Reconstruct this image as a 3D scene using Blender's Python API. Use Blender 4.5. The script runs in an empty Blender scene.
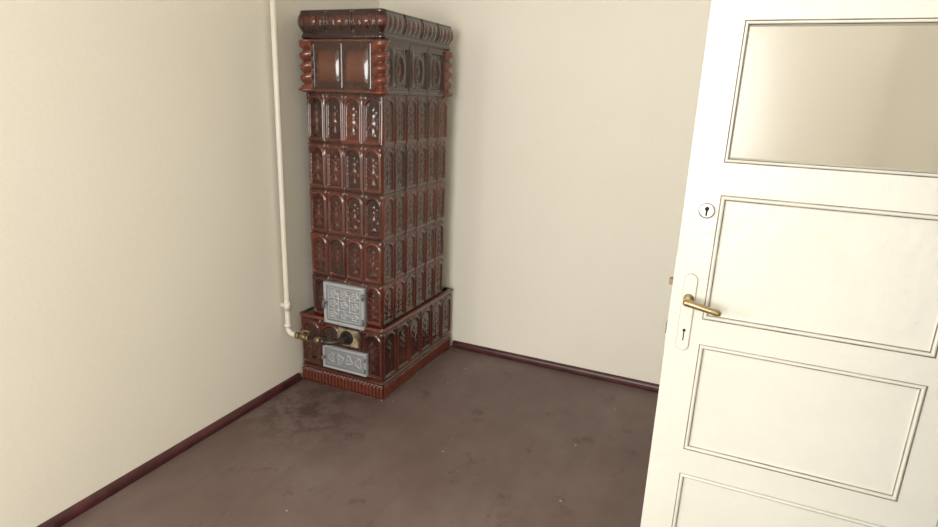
import bpy, math, random
import numpy as np
from mathutils import Vector, Matrix
random.seed(4); rng=np.random.default_rng(7)
S=1.12
scene=bpy.context.scene
scene.view_settings.view_transform='Standard'
scene.view_settings.look='None'

# ---------------------------------------------------------------- materials
def mat(name, col=(.8,.8,.8), rough=.5, metal=0.0, spec=.5, coat=0):
    m=bpy.data.materials.new(name); m.use_nodes=True
    b=m.node_tree.nodes['Principled BSDF']
    b.inputs['Base Color'].default_value=(*col,1); b.inputs['Roughness'].default_value=rough
    b.inputs['Metallic'].default_value=metal; b.inputs['Specular IOR Level'].default_value=spec
    b.inputs['Coat Weight'].default_value=coat
    return m,m.node_tree,b
def N(nt,t,**k):
    n=nt.nodes.new(t)
    for a,v in k.items():
        if a in n.inputs: n.inputs[a].default_value=v
        else: setattr(n,a,v)
    return n
def ramp(nt,fac,stops):
    r=nt.nodes.new('ShaderNodeValToRGB'); e=r.color_ramp.elements
    while len(e)<len(stops): e.new(.5)
    for i,(p,c) in enumerate(stops): e[i].position=p; e[i].color=(*c,1)
    nt.links.new(fac,r.inputs[0]); return r.outputs[0]
def mixc(nt,fac,a,b,mode='MIX'):
    m=nt.nodes.new('ShaderNodeMix'); m.data_type='RGBA'; m.blend_type=mode
    for sock,v in ((m.inputs[0],fac),(m.inputs[6],a),(m.inputs[7],b)):
        if isinstance(v,(int,float)): sock.default_value=v
        elif isinstance(v,tuple): sock.default_value=(*v,1)
        else: nt.links.new(v,sock)
    return m.outputs[2]
def noise(nt,scale,detail=4,vec=None,rough=.5):
    n=N(nt,'ShaderNodeTexNoise'); n.inputs['Scale'].default_value=scale; n.inputs['Detail'].default_value=detail; n.inputs['Roughness'].default_value=rough
    if vec is None:
        tc=N(nt,'ShaderNodeTexCoord'); vec=tc.outputs['Object']
    nt.links.new(vec,n.inputs['Vector']); return n.outputs['Fac']
def bump(nt,b,h,strength,dist=.01):
    bn=N(nt,'ShaderNodeBump'); bn.inputs['Strength'].default_value=strength; bn.inputs['Distance'].default_value=dist
    nt.links.new(h,bn.inputs['Height']); nt.links.new(bn.outputs[0],b.inputs['Normal'])

def wall_mat(name,c1,c2):
    m,nt,b=mat(name,c1,.75,spec=.25)
    n1=noise(nt,1.3,5); col=ramp(nt,n1,[(.3,c1),(.7,c2)])
    n3=noise(nt,70,2); col2=mixc(nt,.04,col,ramp(nt,n3,[(.35,(.45,.42,.36)),(.65,(1,1,.95))]),'MULTIPLY')
    nt.links.new(col2,b.inputs['Base Color'])
    bump(nt,b,noise(nt,120,3),.08,.003)
    return m
M_wall=wall_mat('cream_wall_paint',(.85,.81,.705),(.875,.84,.74))
M_ceil=wall_mat('ceiling_paint',(.84,.82,.77),(.86,.84,.80))

def floor_mat():
    m,nt,b=mat('painted_floor_boards',(.13,.085,.07),.5,spec=.4)
    tc=N(nt,'ShaderNodeTexCoord'); sx=N(nt,'ShaderNodeSeparateXYZ'); nt.links.new(tc.outputs['Object'],sx.inputs[0])
    mul=N(nt,'ShaderNodeMath',operation='MULTIPLY'); nt.links.new(sx.outputs[0],mul.inputs[0]); mul.inputs[1].default_value=1/.135
    fr=N(nt,'ShaderNodeMath',operation='FRACT'); nt.links.new(mul.outputs[0],fr.inputs[0])
    fl=N(nt,'ShaderNodeMath',operation='FLOOR'); nt.links.new(mul.outputs[0],fl.inputs[0])
    wn=N(nt,'ShaderNodeTexWhiteNoise',noise_dimensions='1D'); nt.links.new(fl.outputs[0],wn.inputs['W'])
    mp=N(nt,'ShaderNodeMapping'); mp.inputs['Scale'].default_value=(4,1.4,1); nt.links.new(tc.outputs['Object'],mp.inputs[0])
    grain=noise(nt,3,6,mp.outputs[0],.65)
    big=noise(nt,1.6,7,None,.65)
    c=ramp(nt,big,[(.25,(.118,.078,.067)),(.5,(.158,.110,.096)),(.75,(.20,.150,.135))])
    g=ramp(nt,grain,[(.3,(.80,.78,.78)),(.7,(1.1,1.1,1.1))])
    c=mixc(nt,.4,c,g,'MULTIPLY')
    pb=ramp(nt,wn.outputs[0],[(0,(.93,.93,.93)),(1,(1.04,1.04,1.04))]); c=mixc(nt,.5,c,pb,'MULTIPLY')
    seam=ramp(nt,fr.outputs[0],[(0,(.5,.47,.47)),(.022,(1,1,1)),(.978,(1,1,1)),(1,(.5,.47,.47))])
    sn=ramp(nt,noise(nt,2.2,3),[(.42,(.0,.0,.0)),(.66,(1,1,1))])
    c=mixc(nt,sn,c,mixc(nt,.42,c,seam,'MULTIPLY'))
    st=ramp(nt,noise(nt,5.0,8,None,.75),[(.575,(0,0,0)),(.65,(1,1,1))])
    sc=N(nt,'ShaderNodeMath',operation='MULTIPLY'); nt.links.new(st,sc.inputs[0]); sc.inputs[1].default_value=.5
    c=mixc(nt,sc.outputs[0],c,(.065,.036,.030))
    # worn stain on the boards in front of the stove
    ds=N(nt,'ShaderNodeVectorMath',operation='DISTANCE'); nt.links.new(tc.outputs['Object'],ds.inputs[0]); ds.inputs[1].default_value=(.25*S,-1.02*S,0)
    near=ramp(nt,ds.outputs['Value'],[(.10,(1,1,1)),(.48,(0,0,0))])
    sn2=ramp(nt,noise(nt,9,7,None,.75),[(.46,(0,0,0)),(.56,(.75,.75,.75))])
    c=mixc(nt,mixc(nt,1.0,near,sn2,'MULTIPLY'),c,(.055,.030,.025))
    sc2=ramp(nt,noise(nt,22,6,None,.8),[(.60,(0,0,0)),(.74,(.4,.4,.4))])
    c=mixc(nt,sc2,c,(.30,.25,.225))
    v=N(nt,'ShaderNodeTexVoronoi'); v.inputs['Scale'].default_value=11; nt.links.new(tc.outputs['Object'],v.inputs['Vector'])
    sp=ramp(nt,v.outputs['Distance'],[(.045,(1,1,1)),(.06,(0,0,0))])
    sm=ramp(nt,noise(nt,3.1,2),[(.50,(0,0,0)),(.55,(1,1,1))])
    spm=mixc(nt,1.0,sp,sm,'MULTIPLY'); c=mixc(nt,spm,c,(.46,.42,.38))
    nt.links.new(c,b.inputs['Base Color'])
    r=ramp(nt,big,[(.3,(.46,)*3),(.7,(.64,)*3)]); nt.links.new(r,b.inputs['Roughness'])
    h=mixc(nt,.25,grain,seam,'MULTIPLY'); bump(nt,b,h,.2,.004)
    return m
M_floor=floor_mat()

def glaze_mat(name,lo,mid,hi):
    m,nt,b=mat(name,mid,.09,spec=.5,coat=.45)
    b.inputs['Coat Roughness'].default_value=.04
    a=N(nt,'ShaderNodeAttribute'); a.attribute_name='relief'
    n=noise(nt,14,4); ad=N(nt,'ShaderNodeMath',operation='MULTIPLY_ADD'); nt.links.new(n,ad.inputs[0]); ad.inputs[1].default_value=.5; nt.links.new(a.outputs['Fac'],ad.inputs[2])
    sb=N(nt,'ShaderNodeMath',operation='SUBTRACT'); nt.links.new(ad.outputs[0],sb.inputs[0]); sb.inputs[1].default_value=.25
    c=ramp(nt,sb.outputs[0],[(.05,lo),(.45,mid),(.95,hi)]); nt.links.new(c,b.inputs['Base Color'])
    bump(nt,b,noise(nt,38,2),.22,.004)
    return m
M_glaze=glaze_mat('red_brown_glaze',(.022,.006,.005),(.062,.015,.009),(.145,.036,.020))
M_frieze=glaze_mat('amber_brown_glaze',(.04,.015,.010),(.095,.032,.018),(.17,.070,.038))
M_stovetop,_,_=mat('dusty_stove_top',(.10,.06,.05),.7)
def silver():
    m,nt,b=mat('silver_painted_iron',(.42,.43,.44),.42,.35)
    a=N(nt,'ShaderNodeAttribute'); a.attribute_name='relief'
    c=ramp(nt,a.outputs['Fac'],[(.1,(.17,.175,.18)),(.5,(.30,.31,.33)),(.9,(.45,.47,.50))]); nt.links.new(c,b.inputs['Base Color'])
    bump(nt,b,noise(nt,90,3),.2,.003); return m
M_silver=silver()
M_iron,_,_=mat('black_iron',(.03,.028,.026),.45,.6)
M_darksteel,_,_=mat('dark_steel_pipe',(.07,.052,.04),.45,.6)
M_brass,nt,b=mat('brass',(.40,.31,.17),.3,.92)
bump(nt,b,noise(nt,60,2),.1,.002)
M_oldbrass,_,_=mat('tarnished_brass',(.25,.18,.10),.45,.75)
M_pipe,nt,b=mat('cream_pipe_paint',(.74,.70,.60),.38); bump(nt,b,noise(nt,60,2),.1,.002)
M_plaster,nt,b=mat('fireclay_patch',(.42,.33,.22),.9)
nt.links.new(ramp(nt,noise(nt,30,5),[(.35,(.10,.06,.04)),(.6,(.36,.28,.18))]),b.inputs['Base Color']); bump(nt,b,noise(nt,50,5),.8,.01)
M_door,nt,b=mat('ivory_gloss_paint',(.70,.69,.61),.26,spec=.5)
dc_=ramp(nt,noise(nt,2.5,6,None,.6),[(.3,(.625,.61,.535)),(.7,(.67,.66,.59))])
dc_=mixc(nt,ramp(nt,noise(nt,13,7,None,.8),[(.66,(0,0,0)),(.72,(.5,.5,.5))]),dc_,(.47,.41,.31))
nt.links.new(dc_,b.inputs['Base Color'])
hb=N(nt,'ShaderNodeMath',operation='ADD'); nt.links.new(noise(nt,28,4),hb.inputs[0]); nt.links.new(noise(nt,9,3),hb.inputs[1]); bump(nt,b,hb.outputs[0],.4,.004)
M_dirt,nt,b=mat('grimy_groove',(.20,.16,.12),.8)
nt.links.new(ramp(nt,noise(nt,9,5),[(.35,(.11,.085,.06)),(.7,(.36,.31,.24))]),b.inputs['Base Color'])
M_base,nt,b=mat('oxblood_skirting_paint',(.075,.018,.02),.35)
nt.links.new(ramp(nt,noise(nt,12,4),[(.3,(.045,.012,.014)),(.7,(.095,.026,.028))]),b.inputs['Base Color'])
M_white,_,_=mat('white_frame_paint',(.8,.79,.75),.35)
M_hole,_,_=mat('keyhole_dark',(.01,.01,.01),.8)
M_nickel,_,_=mat('worn_nickel',(.55,.54,.50),.3,.9)
M_pane,nt,b=mat('frosted_door_glass',(.93,.91,.85),.20,spec=.5); b.inputs['Transmission Weight'].default_value=1; b.inputs['IOR'].default_value=1.45
def pane(name,tint):
    m=bpy.data.materials.new(name); m.use_nodes=True; nt=m.node_tree; nt.nodes.clear()
    o=nt.nodes.new('ShaderNodeOutputMaterial'); t=nt.nodes.new('ShaderNodeBsdfTransparent'); t.inputs[0].default_value=(*tint,1)
    g=nt.nodes.new('ShaderNodeBsdfGlossy'); g.inputs['Roughness'].default_value=.03
    fr=nt.nodes.new('ShaderNodeFresnel'); fr.inputs[0].default_value=1.5
    mx=nt.nodes.new('ShaderNodeMixShader'); nt.links.new(fr.outputs[0],mx.inputs[0]); nt.links.new(t.outputs[0],mx.inputs[1]); nt.links.new(g.outputs[0],mx.inputs[2]); nt.links.new(mx.outputs[0],o.inputs[0])
    return m
M_wpane=pane('window_glass',(.97,.98,.98))

# ---------------------------------------------------------------- mesh helpers
class MB:
    def __init__(s): s.v=[]; s.f=[]; s.m=[]; s.sm=[]
    def box(s,x0,x1,y0,y1,z0,z1,m=0):
        b=len(s.v); s.v+=[(x,y,z) for z in (z0,z1) for y in (y0,y1) for x in (x0,x1)]
        for q in ((0,2,3,1),(4,5,7,6),(0,1,5,4),(1,3,7,5),(3,2,6,7),(2,0,4,6)):
            s.f.append([b+i for i in q]); s.m.append(m); s.sm.append(False)
    def tube(s,pts,r,seg=20,m=0,caps=True):
        pts=[Vector(p) for p in pts]; n=len(pts)
        rs=r if isinstance(r,(list,tuple)) else [r]*n
        T=[]
        for i in range(n):
            a=pts[max(i-1,0)]; c=pts[min(i+1,n-1)]; d=(c-a)
            if d.length<1e-9: d=pts[n-1]-pts[0]
            T.append(d.normalized())
        up=Vector((0,0,1)) if abs(T[0].z)<.9 else Vector((1,0,0))
        b=len(s.v); A=T[0].cross(up).normalized()
        for i in range(n):
            A=(A-T[i]*A.dot(T[i])).normalized(); B=T[i].cross(A)
            for k in range(seg):
                t=2*math.pi*k/seg; s.v.append(tuple(pts[i]+(A*math.cos(t)+B*math.sin(t))*rs[i]))
        for i in range(n-1):
            for k in range(seg):
                k2=(k+1)%seg; s.f.append([b+i*seg+k,b+i*seg+k2,b+(i+1)*seg+k2,b+(i+1)*seg+k]); s.m.append(m); s.sm.append(True)
        if caps:
            s.f.append([b+k for k in range(seg)][::-1]); s.m.append(m); s.sm.append(False)
            s.f.append([b+(n-1)*seg+k for k in range(seg)]); s.m.append(m); s.sm.append(False)
    def quad(s,a,b_,c,d,m=0,smooth=False):
        b=len(s.v); s.v+=[a,b_,c,d]; s.f.append([b,b+1,b+2,b+3]); s.m.append(m); s.sm.append(smooth)
    def sphere(s,c,r,sc=(1,1,1),m=0,seg=16):
        b=len(s.v); rings=seg//2
        for i in range(rings+1):
            th=math.pi*i/rings
            for k in range(seg):
                ph=2*math.pi*k/seg
                s.v.append((c[0]+r*sc[0]*math.sin(th)*math.cos(ph),c[1]+r*sc[1]*math.sin(th)*math.sin(ph),c[2]+r*sc[2]*math.cos(th)))
        for i in range(rings):
            for k in range(seg):
                k2=(k+1)%seg; s.f.append([b+i*seg+k,b+(i+1)*seg+k,b+(i+1)*seg+k2,b+i*seg+k2]); s.m.append(m); s.sm.append(True)
    def obj(s,name,mats,bev=0,tf=None):
        me=bpy.data.meshes.new(name)
        v=s.v if tf is None else [tf(p) for p in s.v]
        me.from_pydata([tuple(np.array(p)*S) for p in v],[],s.f)
        for mm in mats: me.materials.append(mm)
        me.polygons.foreach_set('material_index',s.m); me.polygons.foreach_set('use_smooth',s.sm)
        me.update(); o=bpy.data.objects.new(name,me); scene.collection.objects.link(o)
        if bev:
            md=o.modifiers.new('bevel','BEVEL'); md.width=bev*S; md.segments=3; md.limit_method='ANGLE'; md.angle_limit=math.radians(50)
            md.harden_normals=False
        return o
def grid_mesh(name,P,col,mats,midx=None,close=False,cap=False):
    """P: (nz,ns,3)"""
    nz,ns=P.shape[:2]; me=bpy.data.meshes.new(name)
    V=(P*S).reshape(-1,3)
    i=np.arange(nz-1)[:,None]; k=np.arange(ns if close else ns-1)[None,:]; k2=(k+1)%ns
    F=np.stack([i*ns+k,i*ns+k2,(i+1)*ns+k2,(i+1)*ns+k],-1).reshape(-1,4)
    nf=len(F); me.vertices.add(len(V)); me.vertices.foreach_set('co',V.astype(np.float32).ravel())
    loops=F.ravel().tolist(); starts=list(range(0,nf*4,4)); tot=[4]*nf
    if cap:
        starts.append(len(loops)); tot.append(ns); loops+= [(nz-1)*ns+q for q in range(ns)]
    me.loops.add(len(loops)); me.loops.foreach_set('vertex_index',loops)
    me.polygons.add(len(starts)); me.polygons.foreach_set('loop_start',starts)
    me.polygons.foreach_set('loop_total',tot)
    for mm in mats: me.materials.append(mm)
    if midx is not None:
        mi=list(midx.ravel())+([2] if cap else []); me.polygons.foreach_set('material_index',np.array(mi,dtype=np.int32))
    sm=[True]*nf+([False] if cap else []); me.polygons.foreach_set('use_smooth',sm)
    me.update(calc_edges=True); me.validate()
    at=me.attributes.new('relief','FLOAT','POINT'); at.data.foreach_set('value',col.astype(np.float32).ravel())
    o=bpy.data.objects.new(name,me); scene.collection.objects.link(o); return o
def group(name,children,loc):
    e=bpy.data.objects.new(name,None); e.empty_display_size=.2; scene.collection.objects.link(e)
    L=Vector(loc)*S; e.location=L
    for c in children:
        c.parent=e; c.location=Vector(c.location)-L
    return e

# ---------------------------------------------------------------- room shell
XR,YF,ZC=2.52,-5.3,2.5; T=.15
def wall(name,boxes):
    b=MB()
    for q in boxes: b.box(*q)
    return b.obj(name,[M_wall])
b=MB(); b.box(-T,XR+1.4,YF-T,T,-.1,0); b.obj('floor',[M_floor])
b=MB(); b.box(-T,XR+1.4,YF-T,T,ZC,ZC+.1); b.obj('ceiling',[M_ceil])
wall('wall_back',[(-T,XR+1.4,0,T,0,ZC)])
LY0,LY1,LZ0,LZ1=-4.1,-2.75,.75,2.15
wall('wall_left',[(-T,0,LY1,0,0,ZC),(-T,0,YF,LY0,0,ZC),(-T,0,LY0,LY1,0,LZ0),(-T,0,LY0,LY1,LZ1,ZC)])
FX0,FX1,FZ0,FZ1=.55,2.15,.75,2.15
wall('wall_front',[(-T,FX0,YF-T,YF,0,ZC),(FX1,XR+1.4,YF-T,YF,0,ZC),(FX0,FX1,YF-T,YF,0,FZ0),(FX0,FX1,YF-T,YF,FZ1,ZC)])
DY1,DY0,DZ=-1.63,-2.33,1.79
wall('wall_right',[(XR,XR+.12,DY1,0,0,ZC),(XR,XR+.12,YF,DY0,0,ZC),(XR,XR+.12,DY0,DY1,DZ,ZC)])
wall('wall_hall',[(XR+1.25,XR+1.4,YF,0,0,ZC)])
b=MB(); b.box(XR-.012,XR+.13,DY1-.03,DY1,0,DZ); b.box(XR-.012,XR+.13,DY0,DY0+.03,0,DZ); b.box(XR-.012,XR+.13,DY0,DY1,DZ-.03,DZ)
b.obj('trim_1',[M_white],.003)
def window(name,axis,a0,a1,z0,z1,pos,n=2):
    b=MB(); w=.05
    def bx(u0,u1,zz0,zz1,d0,d1,m=0):
        if axis=='y': b.box(u0,u1,pos+d0,pos+d1,zz0,zz1,m)
        else: b.box(pos+d0,pos+d1,u0,u1,zz0,zz1,m)
    bx(a0,a0+w,z0,z1,-.03,.03); bx(a1-w,a1,z0,z1,-.03,.03); bx(a0+w,a1-w,z0,z0+w,-.03,.03); bx(a0+w,a1-w,z1-w,z1,-.03,.03)
    mid=(a0+a1)/2; bx(mid-.03,mid+.03,z0+w,z1-w,-.03,.03); zz=z0+(z1-z0)*.7; bx(a0+w,mid-.03,zz-.02,zz+.02,-.025,.025); bx(mid+.03,a1-w,zz-.02,zz+.02,-.025,.025)
    fr=b.obj('frame',[M_white]); b=MB(); bx(a0+w,a1-w,z0+w,z1-w,-.003,.003); g=b.obj('pane',[M_wpane])
    loc=((a0+a1)/2,pos,z0) if axis=='y' else (pos,(a0+a1)/2,z0)
    group(name,[fr,g],loc)
window('window_1','y',FX0,FX1,FZ0,FZ1,YF-.1)
window('window_2','x',LY0,LY1,LZ0,LZ1,-.1)

def skirting(name,p0,p1,nrm):
    prof=[(0,.001),(.020,.001),(.022,.010),(.021,.024),(.017,.033),(.011,.038),(0,.040)]
    b=MB(); p0=Vector(p0); p1=Vector(p1); n=Vector(nrm)
    A=[tuple(p0+n*(d+.001)+Vector((0,0,z))) for d,z in prof]; B=[tuple(p1+n*(d+.001)+Vector((0,0,z))) for d,z in prof]
    for i in range(len(prof)):
        j=(i+1)%len(prof); b.quad(A[i],B[i],B[j],A[j])
    k=len(b.v); b.v+=A+B; b.f.append(list(range(k,k+7))); b.f.append(list(range(k+13,k+6,-1))); b.m+=[0,0]; b.sm+=[False,False]
    return b.obj(name,[M_base])
skirting('baseboard_left',(0,-.81,0),(0,YF,0),(1,0,0))
skirting('baseboard_back',(.535,0,0),(XR,0,0),(0,-1,0))
skirting('baseboard_right',(XR,-.025,0),(XR,DY1,0),(-1,0,0))
skirting('baseboard_front',(.025,YF,0),(XR,YF,0),(0,1,0))

# ---------------------------------------------------------------- tiled stove
def perim(x0,x1,y0,y1,r,res):
    P=[];Nn=[];Fc=[];U=[];Ls=[]
    faces=[((x0,y1),(x0,y0),(-1,0)),((x0,y0),(x1,y0),(0,-1)),((x1,y0),(x1,y1),(1,0)),((x1,y1),(x0,y1),(0,1))]
    for fi,(a,c,n) in enumerate(faces):
        a=np.array(a);c=np.array(c);n=np.array(n,float); L=np.linalg.norm(c-a); t=(c-a)/L
        k=max(3,int(L/res[fi]))
        for u in np.linspace(r,L-r,k):
            P.append(a+t*u);Nn.append(n);Fc.append(fi);U.append(u);Ls.append(L)
        n2=np.array(faces[(fi+1)%4][2],float); cc=c-t*r-n*r
        for w in (.2,.4,.6,.8):
            ang=w*math.pi/2; nn=n*math.cos(ang)+t*math.sin(ang)
            P.append(cc+nn*r);Nn.append(nn)
            if w<.5: Fc.append(fi);U.append(L)
            else: Fc.append((fi+1)%4);U.append(0.)
            Ls.append(L if w<.5 else (np.linalg.norm(np.array(faces[(fi+1)%4][1])-np.array(faces[(fi+1)%4][0]))))
    return np.array(P),np.array(Nn),np.array(Fc),np.array(U),np.array(Ls)
def sst(x,a,b):
    t=np.clip((x-a)/(b-a),0,1); return t*t*(3-2*t)
def G(s,t,cs,ct,rs,rt): return np.exp(-(((s-cs)/rs)**2+((t-ct)/rt)**2))
def motif(s,t,w,h):
    a=w/2-.012; yc=h-.018-a; bot=.018
    sd=np.where(t>yc,np.hypot(s,t-yc)-a,np.maximum(np.abs(s)-a,bot-t))
    d=.0055*np.exp(-(sd/.0046)**2)
    d-= .0035*sst(-sd,.002,.012)
    bead=.5+.5*np.cos(t*2*np.pi/.020)
    d+=.0020*np.exp(-((sd+.013)/.0034)**2)*bead
    k=h/.22
    for (cs,ct,rs,rt,hh) in ((0,.046,.020,.010,.0045),(0,.064,.008,.014,.004),(0,.098,.014,.020,.0075),(0,.132,.011,.013,.0055),(0,.158,.007,.009,.004),
                             (.021,.080,.007,.012,.0035),(-.021,.080,.007,.012,.0035),(.021,.116,.007,.011,.0032),(-.021,.116,.007,.011,.0032),(.016,.145,.006,.008,.003),(-.016,.145,.006,.008,.003)):
        d+=hh*G(s,t,cs,ct*k,rs,rt*k)
    e=w/2-.011
    d+=.004*(G(s,t,e,h-.016,.008,.009)+G(s,t,-e,h-.016,.008,.009))
    d+=.002*np.exp(-((t-.010)/.003)**2)*(.5+.5*np.cos(s*2*np.pi/.012))
    return d
NC={0:6,1:4,2:6,3:6}
def cells(fc,u,L,z,z0,z1,pair=True,fn=motif,seed=0):
    n=np.array([NC[int(q)] for q in fc],float)
    w=L/n; c=np.clip(np.floor(u/w),0,n-1); s=u-(c+.5)*w; h=z1-z0
    ss,tt=np.meshgrid(s,z-z0); ww=np.meshgrid(w,z)[0]
    d=fn(ss,tt,ww,h)
    edge=ww/2-np.abs(ss); odd=(np.mod(c,2)); isj=np.where(((odd==0)&(s<0))|((odd==1)&(s>0)),1.,.6)
    inner=(u>.012)&(u<L-.012); isj=isj*inner
    d-= .0055*np.exp(-(edge/.0024)**2)*isj[None,:]
    eh=np.minimum(tt,h-tt); d-=.0065*np.exp(-(eh/.0028)**2)
    tile=(np.floor(c/2)+fc*7).astype(int); R=np.random.default_rng(seed+int(z0*1000)).normal(0,1,(64,3))
    tcen=(np.floor(c/2)+.5)*w*2
    d+= (R[tile,0]*.0010+ R[tile,1]*.012*(u-tcen))[None,:] + (R[tile,2]*.010)[None,:]*(tt-h/2)
    return d
ZR=[.385,.602,.822,1.041,1.263,1.490]
def build_body():
    x0,x1,y0,y1=.095,.514,-.785,-.14
    P,Nn,Fc,U,L=perim(x0,x1,y0,y1,.010,(.010,.0030,.0034,.03))
    zs=[];D=[];MI=[]
    for i in range(5):
        z=np.linspace(ZR[i],ZR[i+1],66)[:-1]; zs.append(z); D.append(cells(Fc,U,L,z,ZR[i],ZR[i+1],seed=i)); MI.append(np.zeros((len(z),len(U)),int))
    z=np.linspace(1.490,1.722,74)[:-1]; zz=z[:,None]; t=zz-1.490; H=.232
    dc=np.minimum(U,L-U); side=np.where(U<L/2,-1,1)
    nf=np.array([{0:3,1:2,2:3,3:3}[int(q)] for q in Fc]); mar=.055; w=(L-2*mar)/nf; q=np.clip(np.floor((U-mar)/w),0,nf-1); s=(U-mar)-(q+.5)*w
    pm=(dc>mar)
    edge=w/2-np.abs(s)
    d=np.zeros((len(z),len(U)))
    rect=np.minimum(edge[None,:]-.006,np.minimum(t-.030,H-.022-t))
    isf=(Fc==1)[None,:]
    d+=pm*(np.where(isf,.0010,.0040)*np.exp(-(rect/.004)**2)-np.where(isf,.001,.006)*sst(rect,.002,.012)+.010*np.sin(np.pi*np.clip((t-.02)/(H-.04),0,1))*sst(rect,.0,.03))
    d-=pm*.004*np.exp(-(edge/.0022)**2)[None,:]
    ov=np.hypot(s[None,:]/.036,(t-H/2)/.062)-1
    med=(Fc!=1)[None,:]*pm
    d+=med*(.005*np.exp(-(ov/.13)**2)-.004*sst(-ov,.05,.3)+.007*np.exp(-((ov+.95)/.35)**2)+.002*np.exp(-((ov+.45)/.1)**2)*(np.cos(8*np.arctan2(t-H/2,s[None,:]+1e-9))*.5+.5))
    for sx_ in(-1,1):
        for tz in (.045,H-.04): d+=med*.004*G(s[None,:]+0*t,t+0*s[None,:],sx_*.05,tz,.013,.011)
    lobes=np.abs(np.cos(np.pi*(t-.012)/.050+ (dc*side)[None,:]*16))
    col=np.cos(np.pi/2*np.clip(dc/.052,0,1))[None,:]**.7
    d+=(~pm)*col*(.008+.020*lobes)+(~pm)*.004*np.exp(-((dc-.045)/.004)**2)[None,:]
    d+=.008*np.exp(-((t-.010)/.008)**2)+.007*np.exp(-((H-t-.004)/.008)**2)
    d-=.005*np.exp(-(t/.0025)**2)
    zs.append(z);D.append(d); MI.append(np.broadcast_to(((Fc==1)&pm)[None,:]*1,d.shape))
    z=np.linspace(1.722,1.845,52); t=(z-1.722)/.123; tt=t[:,None]
    prof=np.interp(t,[0,.05,.12,.22,.34,.45,.6,.75,.86,.90,.96,1.0],[.004,.011,.012,.007,.014,.021,.025,.024,.020,.016,.017,.010])
    nb=np.array([{0:5,1:3,2:4,3:5}[int(q)] for q in Fc]); w=L/nb; q=np.clip(np.floor(U/w),0,nb-1); s=U-(q+.5)*w; edge=np.where((U<.02)|(U>L-.02),9,w/2-np.abs(s))
    d=prof[:,None]+0*U[None,:]
    act=sst(tt,.22,.34)
    d-=act*.009*np.exp(-(edge/.004)**2)[None,:]
    # scalloped leaf lobes on the crown tiles
    lob=np.abs(np.cos(np.pi*s/(w/4)))[None,:]
    d+=act*(1-sst(tt,.80,.92))*(.0045*lob*np.sin(np.pi*np.clip((tt-.22)/.62,0,1))+.003*G(s[None,:]+0*tt,tt+0*s[None,:],0,.55,.016,.22))
    d+=.002*(.5+.5*np.cos(U[None,:]*2*np.pi/.018))*np.exp(-((tt-.08)/.05)**2)
    zs.append(z);D.append(d);MI.append(np.zeros(d.shape,int))
    zs.append(np.array([1.847]));D.append(np.full((1,len(U)),-.02));MI.append(np.full((1,len(U)),2))
    z=np.concatenate(zs); D=np.vstack(D); MI=np.vstack(MI)
    Pp=np.zeros((len(z),len(U),3)); Pp[:,:,0]=P[None,:,0]+Nn[None,:,0]*D; Pp[:,:,1]=P[None,:,1]+Nn[None,:,1]*D; Pp[:,:,2]=z[:,None]
    base=np.zeros_like(D); base[z>=1.722]=.026; base[(z>=1.49)&(z<1.722)]=.006
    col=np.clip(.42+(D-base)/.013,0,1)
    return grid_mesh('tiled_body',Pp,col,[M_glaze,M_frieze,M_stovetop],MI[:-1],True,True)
def build_base():
    x0,x1,y0,y1=.024,.524,-.796,-.035
    P,Nn,Fc,U,L=perim(x0,x1,y0,y1,.010,(.02,.0026,.0030,.03))
    zs=[];D=[]
    z=np.linspace(.001,.098,28); t=z[:,None]
    fl=np.abs(np.sin(np.pi*U/.021))[None,:]**.8
    d=-.002+.013*fl*sst(t,.006,.018)*(1-sst(t,.070,.082))+.009*np.exp(-((t-.091)/.005)**2)+.006*np.exp(-(t/.005)**2)
    zs.append(z);D.append(d)
    z=np.linspace(.100,.362,72); d=cells(Fc,U,L,z,.100,.362,seed=11)+.0; zs.append(z);D.append(d)
    z=np.array([.364,.367,.371,.376,.381,.385,.387,.388]); pr=np.array([.002,.007,.010,.012,.011,.007,.002,-.03]); zs.append(z);D.append(pr[:,None]+0*U[None,:])
    z=np.concatenate(zs); D=np.vstack(D)
    Pp=np.zeros((len(z),len(U),3)); Pp[:,:,0]=P[None,:,0]+Nn[None,:,0]*D; Pp[:,:,1]=P[None,:,1]+Nn[None,:,1]*D; Pp[:,:,2]=z[:,None]
    col=np.clip(.35+D/.016,0,1); MI=np.zeros(D.shape,int)
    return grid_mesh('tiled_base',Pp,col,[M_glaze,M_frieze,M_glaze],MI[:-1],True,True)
body=build_body(); basem=build_base()
def iron_panel(name,x0,x1,z0,z1,y,fn):
    xs=np.linspace(x0,x1,int((x1-x0)/.0022)); zs=np.linspace(z0,z1,int((z1-z0)/.0022))
    X,Z=np.meshgrid(xs,zs); d=fn(X-x0,Z-z0,x1-x0,z1-z0)
    e=np.minimum(np.minimum(X-x0,x1-X),np.minimum(Z-z0,z1-Z)); d=np.where(e<.0005,-.025,d)
    Pp=np.stack([X,y-d,Z],-1); return grid_mesh(name,Pp,np.clip(.45+d/.009,0,1),[M_silver])
def fire(u,v,w,h):
    e=np.minimum(np.minimum(u,w-u),np.minimum(v,h-v))
    d=.006*(1-sst(e,.014,.017))+.003*np.exp(-((e-.026)/.003)**2)-.003*np.exp(-((e-.018)/.0015)**2)
    inn=sst(e,.028,.032)
    cx=u-w/2; cz=v-h/2
    d+=inn*.004*np.exp(-(((np.abs(cx)-.034))/.003)**2)*(np.abs(cz)<.06)
    d+=inn*.003*np.exp(-((np.abs(cz)-.030)/.003)**2)
    for i in (-1,0,1):
        for j in (-1,0,1):
            sx=cx-i*.064; sz=cz-j*.055; r=np.hypot(sx/.022,sz/.020); a=np.arctan2(sz,sx)
            d+=inn*.0035*np.exp(-((r-.75-.18*np.cos(5*a+j))/.18)**2)+inn*.003*np.exp(-(r/.28)**2)
    return d
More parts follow.
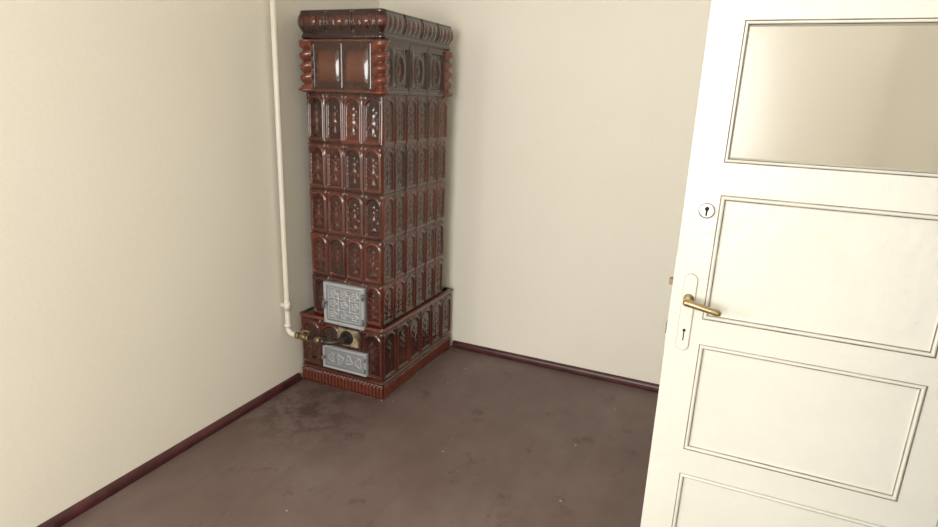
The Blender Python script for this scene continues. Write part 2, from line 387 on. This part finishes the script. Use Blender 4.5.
def ash(u,v,w,h):
    e=np.minimum(np.minimum(u,w-u),np.minimum(v,h-v))
    d=.005*(1-sst(e,.010,.013))-.003*np.exp(-((e-.014)/.0015)**2)
    inn=sst(e,.016,.020); cx=u-w/2; cz=v-h/2
    for i in (-1.5,-.5,.5,1.5):
        sx=cx-i*.055; r=np.hypot(sx/.024,cz/.032); a=np.arctan2(cz,sx)
        d+=inn*.003*np.exp(-((r-.65-.2*np.cos(3*a+i*2))/.16)**2)+inn*.002*np.exp(-(r/.25)**2)
    d+=inn*.002*np.cos(u*2*np.pi/.011)*np.exp(-((np.abs(cz)-.032)/.006)**2)
    return d
fd=iron_panel('fire_door',.188,.428,.368,.584,-.812,fire)
ad=iron_panel('ash_door',.172,.438,.118,.240,-.812,ash)
b=MB()
for z in (.41,.54): b.tube([(.424,-.820,z-.016),(.424,-.820,z+.016)],.006,12)
for z in (.15,.21): b.tube([(.432,-.819,z-.010),(.432,-.819,z+.010)],.005,12)
b.tube([(.203,-.812,.476),(.203,-.835,.476)],.006,12); b.tube([(.203,-.835,.500),(.203,-.838,.476),(.203,-.835,.450)],[.004,.006,.005],12)
b.tube([(.187,-.812,.180),(.187,-.832,.180)],.005,12); b.sphere((.187,-.834,.180),.009)
hw=b.obj('door_hinges_and_latches',[M_silver])
b=MB()
b.box(.262,.388,-.811,-.79,.262,.350,1)
b.tube([(.322,-.800,.308),(.322,-.824,.308)],[.038,.036],32,0)
b.tube([(.322,-.824,.308),(.322,-.845,.308)],[.026,.020],32,0)
burn=b.obj('burner_plate',[M_iron,M_plaster],.004)
group('tile_stove',[body,basem,fd,ad,hw,burn],(.27,-.42,0))

# ---------------------------------------------------------------- gas pipe
b=MB(); px,py=.036,-.910
r=.0135
pts=[(px,py,ZC-.002),(px,py,1.5),(px,py,.7),(px,py,.34)]
for i in range(1,7):
    a=i/6*math.pi/2; pts.append((px+.03*(1-math.cos(a)),py,.34-.03*math.sin(a)))
pts.append((px+.055,py,.31))
b.tube(pts,r,20,0)
b.tube([(px,py,.44),(px,py,.475)],.019,8,0); b.tube([(px,py,.432),(px,py,.483)],.0165,16,0)
b.tube([(px,py,.345),(px,py,.362)],.018,16,0)
for z in (2.05,):
    b.tube([(px,py,z-.008),(px,py,z+.008)],.0165,16,0); b.box(.001,px,py-.006,py+.006,z-.008,z+.008,0)
b.box(.001,px,py-.006,py+.006,.45,.465,0)
pipe=b.obj('supply_pipe',[M_pipe])
b=MB()
b.tube([(px+.050,py,.31),(px+.070,py,.31)],.018,8,0)
b.tube([(px+.070,py,.31),(px+.085,py,.31),(px+.100,py,.31),(px+.112,py,.31)],[.013,.018,.018,.013],18,0)
b.tube([(px+.112,py,.31),(px+.130,py,.31)],.017,8,0)
b.tube([(px+.092,py,.322),(px+.092,py,.343)],.007,12,0)
b.tube([(px+.080,py,.343),(px+.105,py-.006,.347),(px+.140,py-.012,.350)],[.006,.005,.006],12,0)
valve=b.obj('brass_valve',[M_oldbrass])
b=MB()
pts=[(px+.130,py,.31),(.21,py,.31),(.27,py,.31)]
for i in range(1,7):
    a=i/6*math.pi/2; pts.append((.27+.05*math.sin(a),py+.05*(1-math.cos(a)),.31))
pts.append((.32,-.850,.31))
b.tube(pts,.0125,18,0)
b.tube([(.205,py,.31),(.235,py,.31)],.018,6,1); b.tube([(.238,py,.31),(.262,py,.31)],.017,16,0)
b.tube([(.32,-.864,.309),(.32,-.849,.308)],.021,8,0)
feed=b.obj('burner_feed',[M_darksteel,M_oldbrass])
group('gas_pipe',[pipe,valve,feed],(px,py,0))

# ---------------------------------------------------------------- door
ux,uy=math.cos(.0058),math.sin(.0058)
def tf(p):
    u,w,z=p; return (1.893+u*ux+w*uy, -1.6866+u*uy-w*ux, z)
DW,DH=.605,1.765
rects=[(.070,.529,1.381,1.672),(.074,.527,1.016,1.310),(.076,.527,.671,.954),(.076,.527,.315,.603)]
b=MB()
b.box(0,.070,-.038,0,.008,DH); b.box(.529,DW,-.038,0,.008,DH)
prev=.008
for (a,c,z0,z1) in sorted(rects,key=lambda q:q[2]):
    b.box(.070,.529,-.038,0,prev,z0)
    if a>.070: b.box(.070,a,-.038,0,z0,z1); b.box(c,.529,-.038,0,z0,z1)
    prev=z1
b.box(.070,.529,-.038,0,prev,DH)
leaf=b.obj('stiles_and_rails',[M_door],0,tf)
b=MB()
def ringprof(b,x0,x1,z0,z1,prof,sgn=1,off=0):
    for i in range(len(prof)-1):
        (i0,d0,m),(i1,d1,_)=prof[i],prof[i+1]
        d0=off+sgn*d0; d1=off+sgn*d1
        A=[(x0+i0,d0,z0+i0),(x1-i0,d0,z0+i0),(x1-i0,d0,z1-i0),(x0+i0,d0,z1-i0)]
        B=[(x0+i1,d1,z0+i1),(x1-i1,d1,z0+i1),(x1-i1,d1,z1-i1),(x0+i1,d1,z1-i1)]
        for k in range(4):
            k2=(k+1)%4
            q=(A[k],A[k2],B[k2],B[k]) if sgn>0 else (A[k2],A[k],B[k],B[k2])
            b.quad(*q,m=m)
prof=[(-.001,.0005,0),(.000,.0008,1),(.0020,-.001,0),(.0035,.0020,0),(.006,.0032,0),(.0085,.0020,0),(.0098,-.0010,1),(.0120,-.0030,0),(.0135,-.0040,0),(.016,-.0045,0),(.018,-.0045,0)]
gprof=[(-.001,.0005,0),(.000,.0008,1),(.0018,-.001,0),(.003,.0020,0),(.0055,.0030,0),(.0075,.0010,1),(.0090,-.004,0),(.011,-.016,0),(.011,-.019,0)]
for ri,(a,c,z0,z1) in enumerate(rects):
    pf=gprof if ri==0 else prof
    ringprof(b,a,c,z0,z1,pf); ringprof(b,a,c,z0,z1,pf,-1,-.038)
    if ri>0: b.box(a+.014,c-.014,-.0335,-.0044,z0+.014,z1-.014)
pan=b.obj('panels_and_mouldings',[M_door,M_dirt],0,tf)
b=MB(); a,c,z0,z1=rects[0]; b.box(a+.010,c-.010,-.021,-.017,z0+.010,z1-.010); gl=b.obj('glass_pane',[M_pane],0,tf)
b=MB()
def rplate(b,u0,u1,z0,z1,t,m,n=8):
    w=(u1-u0)/2; cu=(u0+u1)/2; loop=[]
    for i in range(n+1): a=math.pi*i/n; loop.append((cu+w*math.cos(a),z1-w+w*math.sin(a)))
    for i in range(n+1): a=math.pi+math.pi*i/n; loop.append((cu+w*math.cos(a),z0+w+w*math.sin(a)))
    k=len(b.v); L=len(loop)
    b.v+=[(u,.0,z) for u,z in loop]+[(u,t*.7,z) for u,z in loop]+[(cu+(u-cu)*.88,t,z+( -.002 if z>(z0+z1)/2 else .002)) for u,z in loop]
    for j in range(2):
        for i in range(L):
            i2=(i+1)%L; b.f.append([k+j*L+i,k+j*L+i2,k+(j+1)*L+i2,k+(j+1)*L+i][::-1]); b.m.append(m); b.sm.append(False)
    b.f.append([k+2*L+i for i in range(L)][::-1]); b.m.append(m); b.sm.append(False)
rplate(b,.0235,.0535,.9295,1.1225,.0008,2)
rplate(b,.0245,.0525,.9305,1.1215,.004,0)
b.box(.0372,.0398,.002,.0046,.957,.980,1); b.tube([(.0385,.002,.983),(.0385,.0048,.983)],.0038,12,1)
plate=b.obj('handle_plate',[M_door,M_hole,M_dirt],0,tf)
b=MB(); b.tube([(.0385,.002,1.062),(.0385,.009,1.062)],[.013,.011],20,0)
b.tube([(.0385,.008,1.062),(.0385,.030,1.062),(.0385,.040,1.062)],[.0075,.0075,.008],16,0)
b.tube([(.030,.040,1.063),(.034,.041,1.063),(.050,.042,1.061),(.070,.043,1.057),(.090,.043,1.053),(.106,.042,1.050),(.112,.0415,1.049)],[.005,.0085,.0085,.0078,.0072,.0085,.005],18,0)
lev=b.obj('lever_handle',[M_brass],0,tf)
b=MB(); b.tube([(.050,.0,1.272),(.050,.003,1.272),(.050,.004,1.272)],[.018,.0172,.014],28,0)
b.tube([(.050,.003,1.277),(.050,.0052,1.277)],.005,14,1); b.box(.0476,.0524,.003,.0052,1.261,1.276,1)
esc=b.obj('keyhole_escutcheon',[M_nickel,M_hole],0,tf)
b=MB(); b.box(-.002,0,-.032,-.008,.93,1.16,0); b.box(-.011,-.001,-.028,-.012,1.085,1.100,1); b.box(-.005,-.001,-.026,-.014,.960,.990,1)
lat=b.obj('lock_face',[M_door,M_oldbrass],.001,tf)
b=MB()
for z in (.25,.95,1.55): b.tube([(DW+.006,-.034,z-.04),(DW+.006,-.034,z+.04)],.006,14,0)
hin=b.obj('hinges',[M_door],0,tf)
group('door_1',[leaf,pan,gl,plate,lev,esc,lat,hin],(2.2,-1.6866,0))

# ---------------------------------------------------------------- light
w=bpy.data.worlds.new('sky'); scene.world=w; w.use_nodes=True; nt=w.node_tree
bg=nt.nodes['Background']; bg.inputs[0].default_value=(.80,.90,1,1); bg.inputs[1].default_value=1.0
def area(name,loc,rot,sx,sy,en,col):
    l=bpy.data.lights.new(name,'AREA'); l.shape='RECTANGLE'; l.size=sx*S; l.size_y=sy*S; l.energy=en*S*S; l.color=col
    o=bpy.data.objects.new(name,l); o.location=Vector(loc)*S; o.rotation_euler=rot; scene.collection.objects.link(o)
area('daylight_front_window',((FX0+FX1)/2,YF+.02,(FZ0+FZ1)/2),(math.radians(90),0,0),1.5,1.3,84,(1,.985,.965))
area('daylight_left_window',(.02,(LY0+LY1)/2,(LZ0+LZ1)/2),(math.radians(90),0,math.radians(-90)),1.25,1.3,38,(1,.985,.965))

# ---------------------------------------------------------------- camera
f,pit,roll,yaw,cx,cy=597.635,.2728,.0387,.4161,1.9966,3.1187
F=np.array([-math.sin(yaw)*math.cos(pit), math.cos(yaw)*math.cos(pit), -math.sin(pit)])
R=np.array([math.cos(yaw), math.sin(yaw),0]); U=np.cross(R,F)
R2=R*math.cos(roll)+U*math.sin(roll); U2=-R*math.sin(roll)+U*math.cos(roll)
c=bpy.data.cameras.new('camera'); c.sensor_width=36; c.lens=f*36/938; c.clip_start=.02
o=bpy.data.objects.new('camera',c); scene.collection.objects.link(o)
Mx=Matrix.Identity(4)
for i in range(3):
    Mx[i][0]=R2[i]; Mx[i][1]=U2[i]; Mx[i][2]=-F[i]
Mx[0][3]=cx*S; Mx[1][3]=-cy*S; Mx[2][3]=1.5*S
o.matrix_world=Mx; scene.camera=o
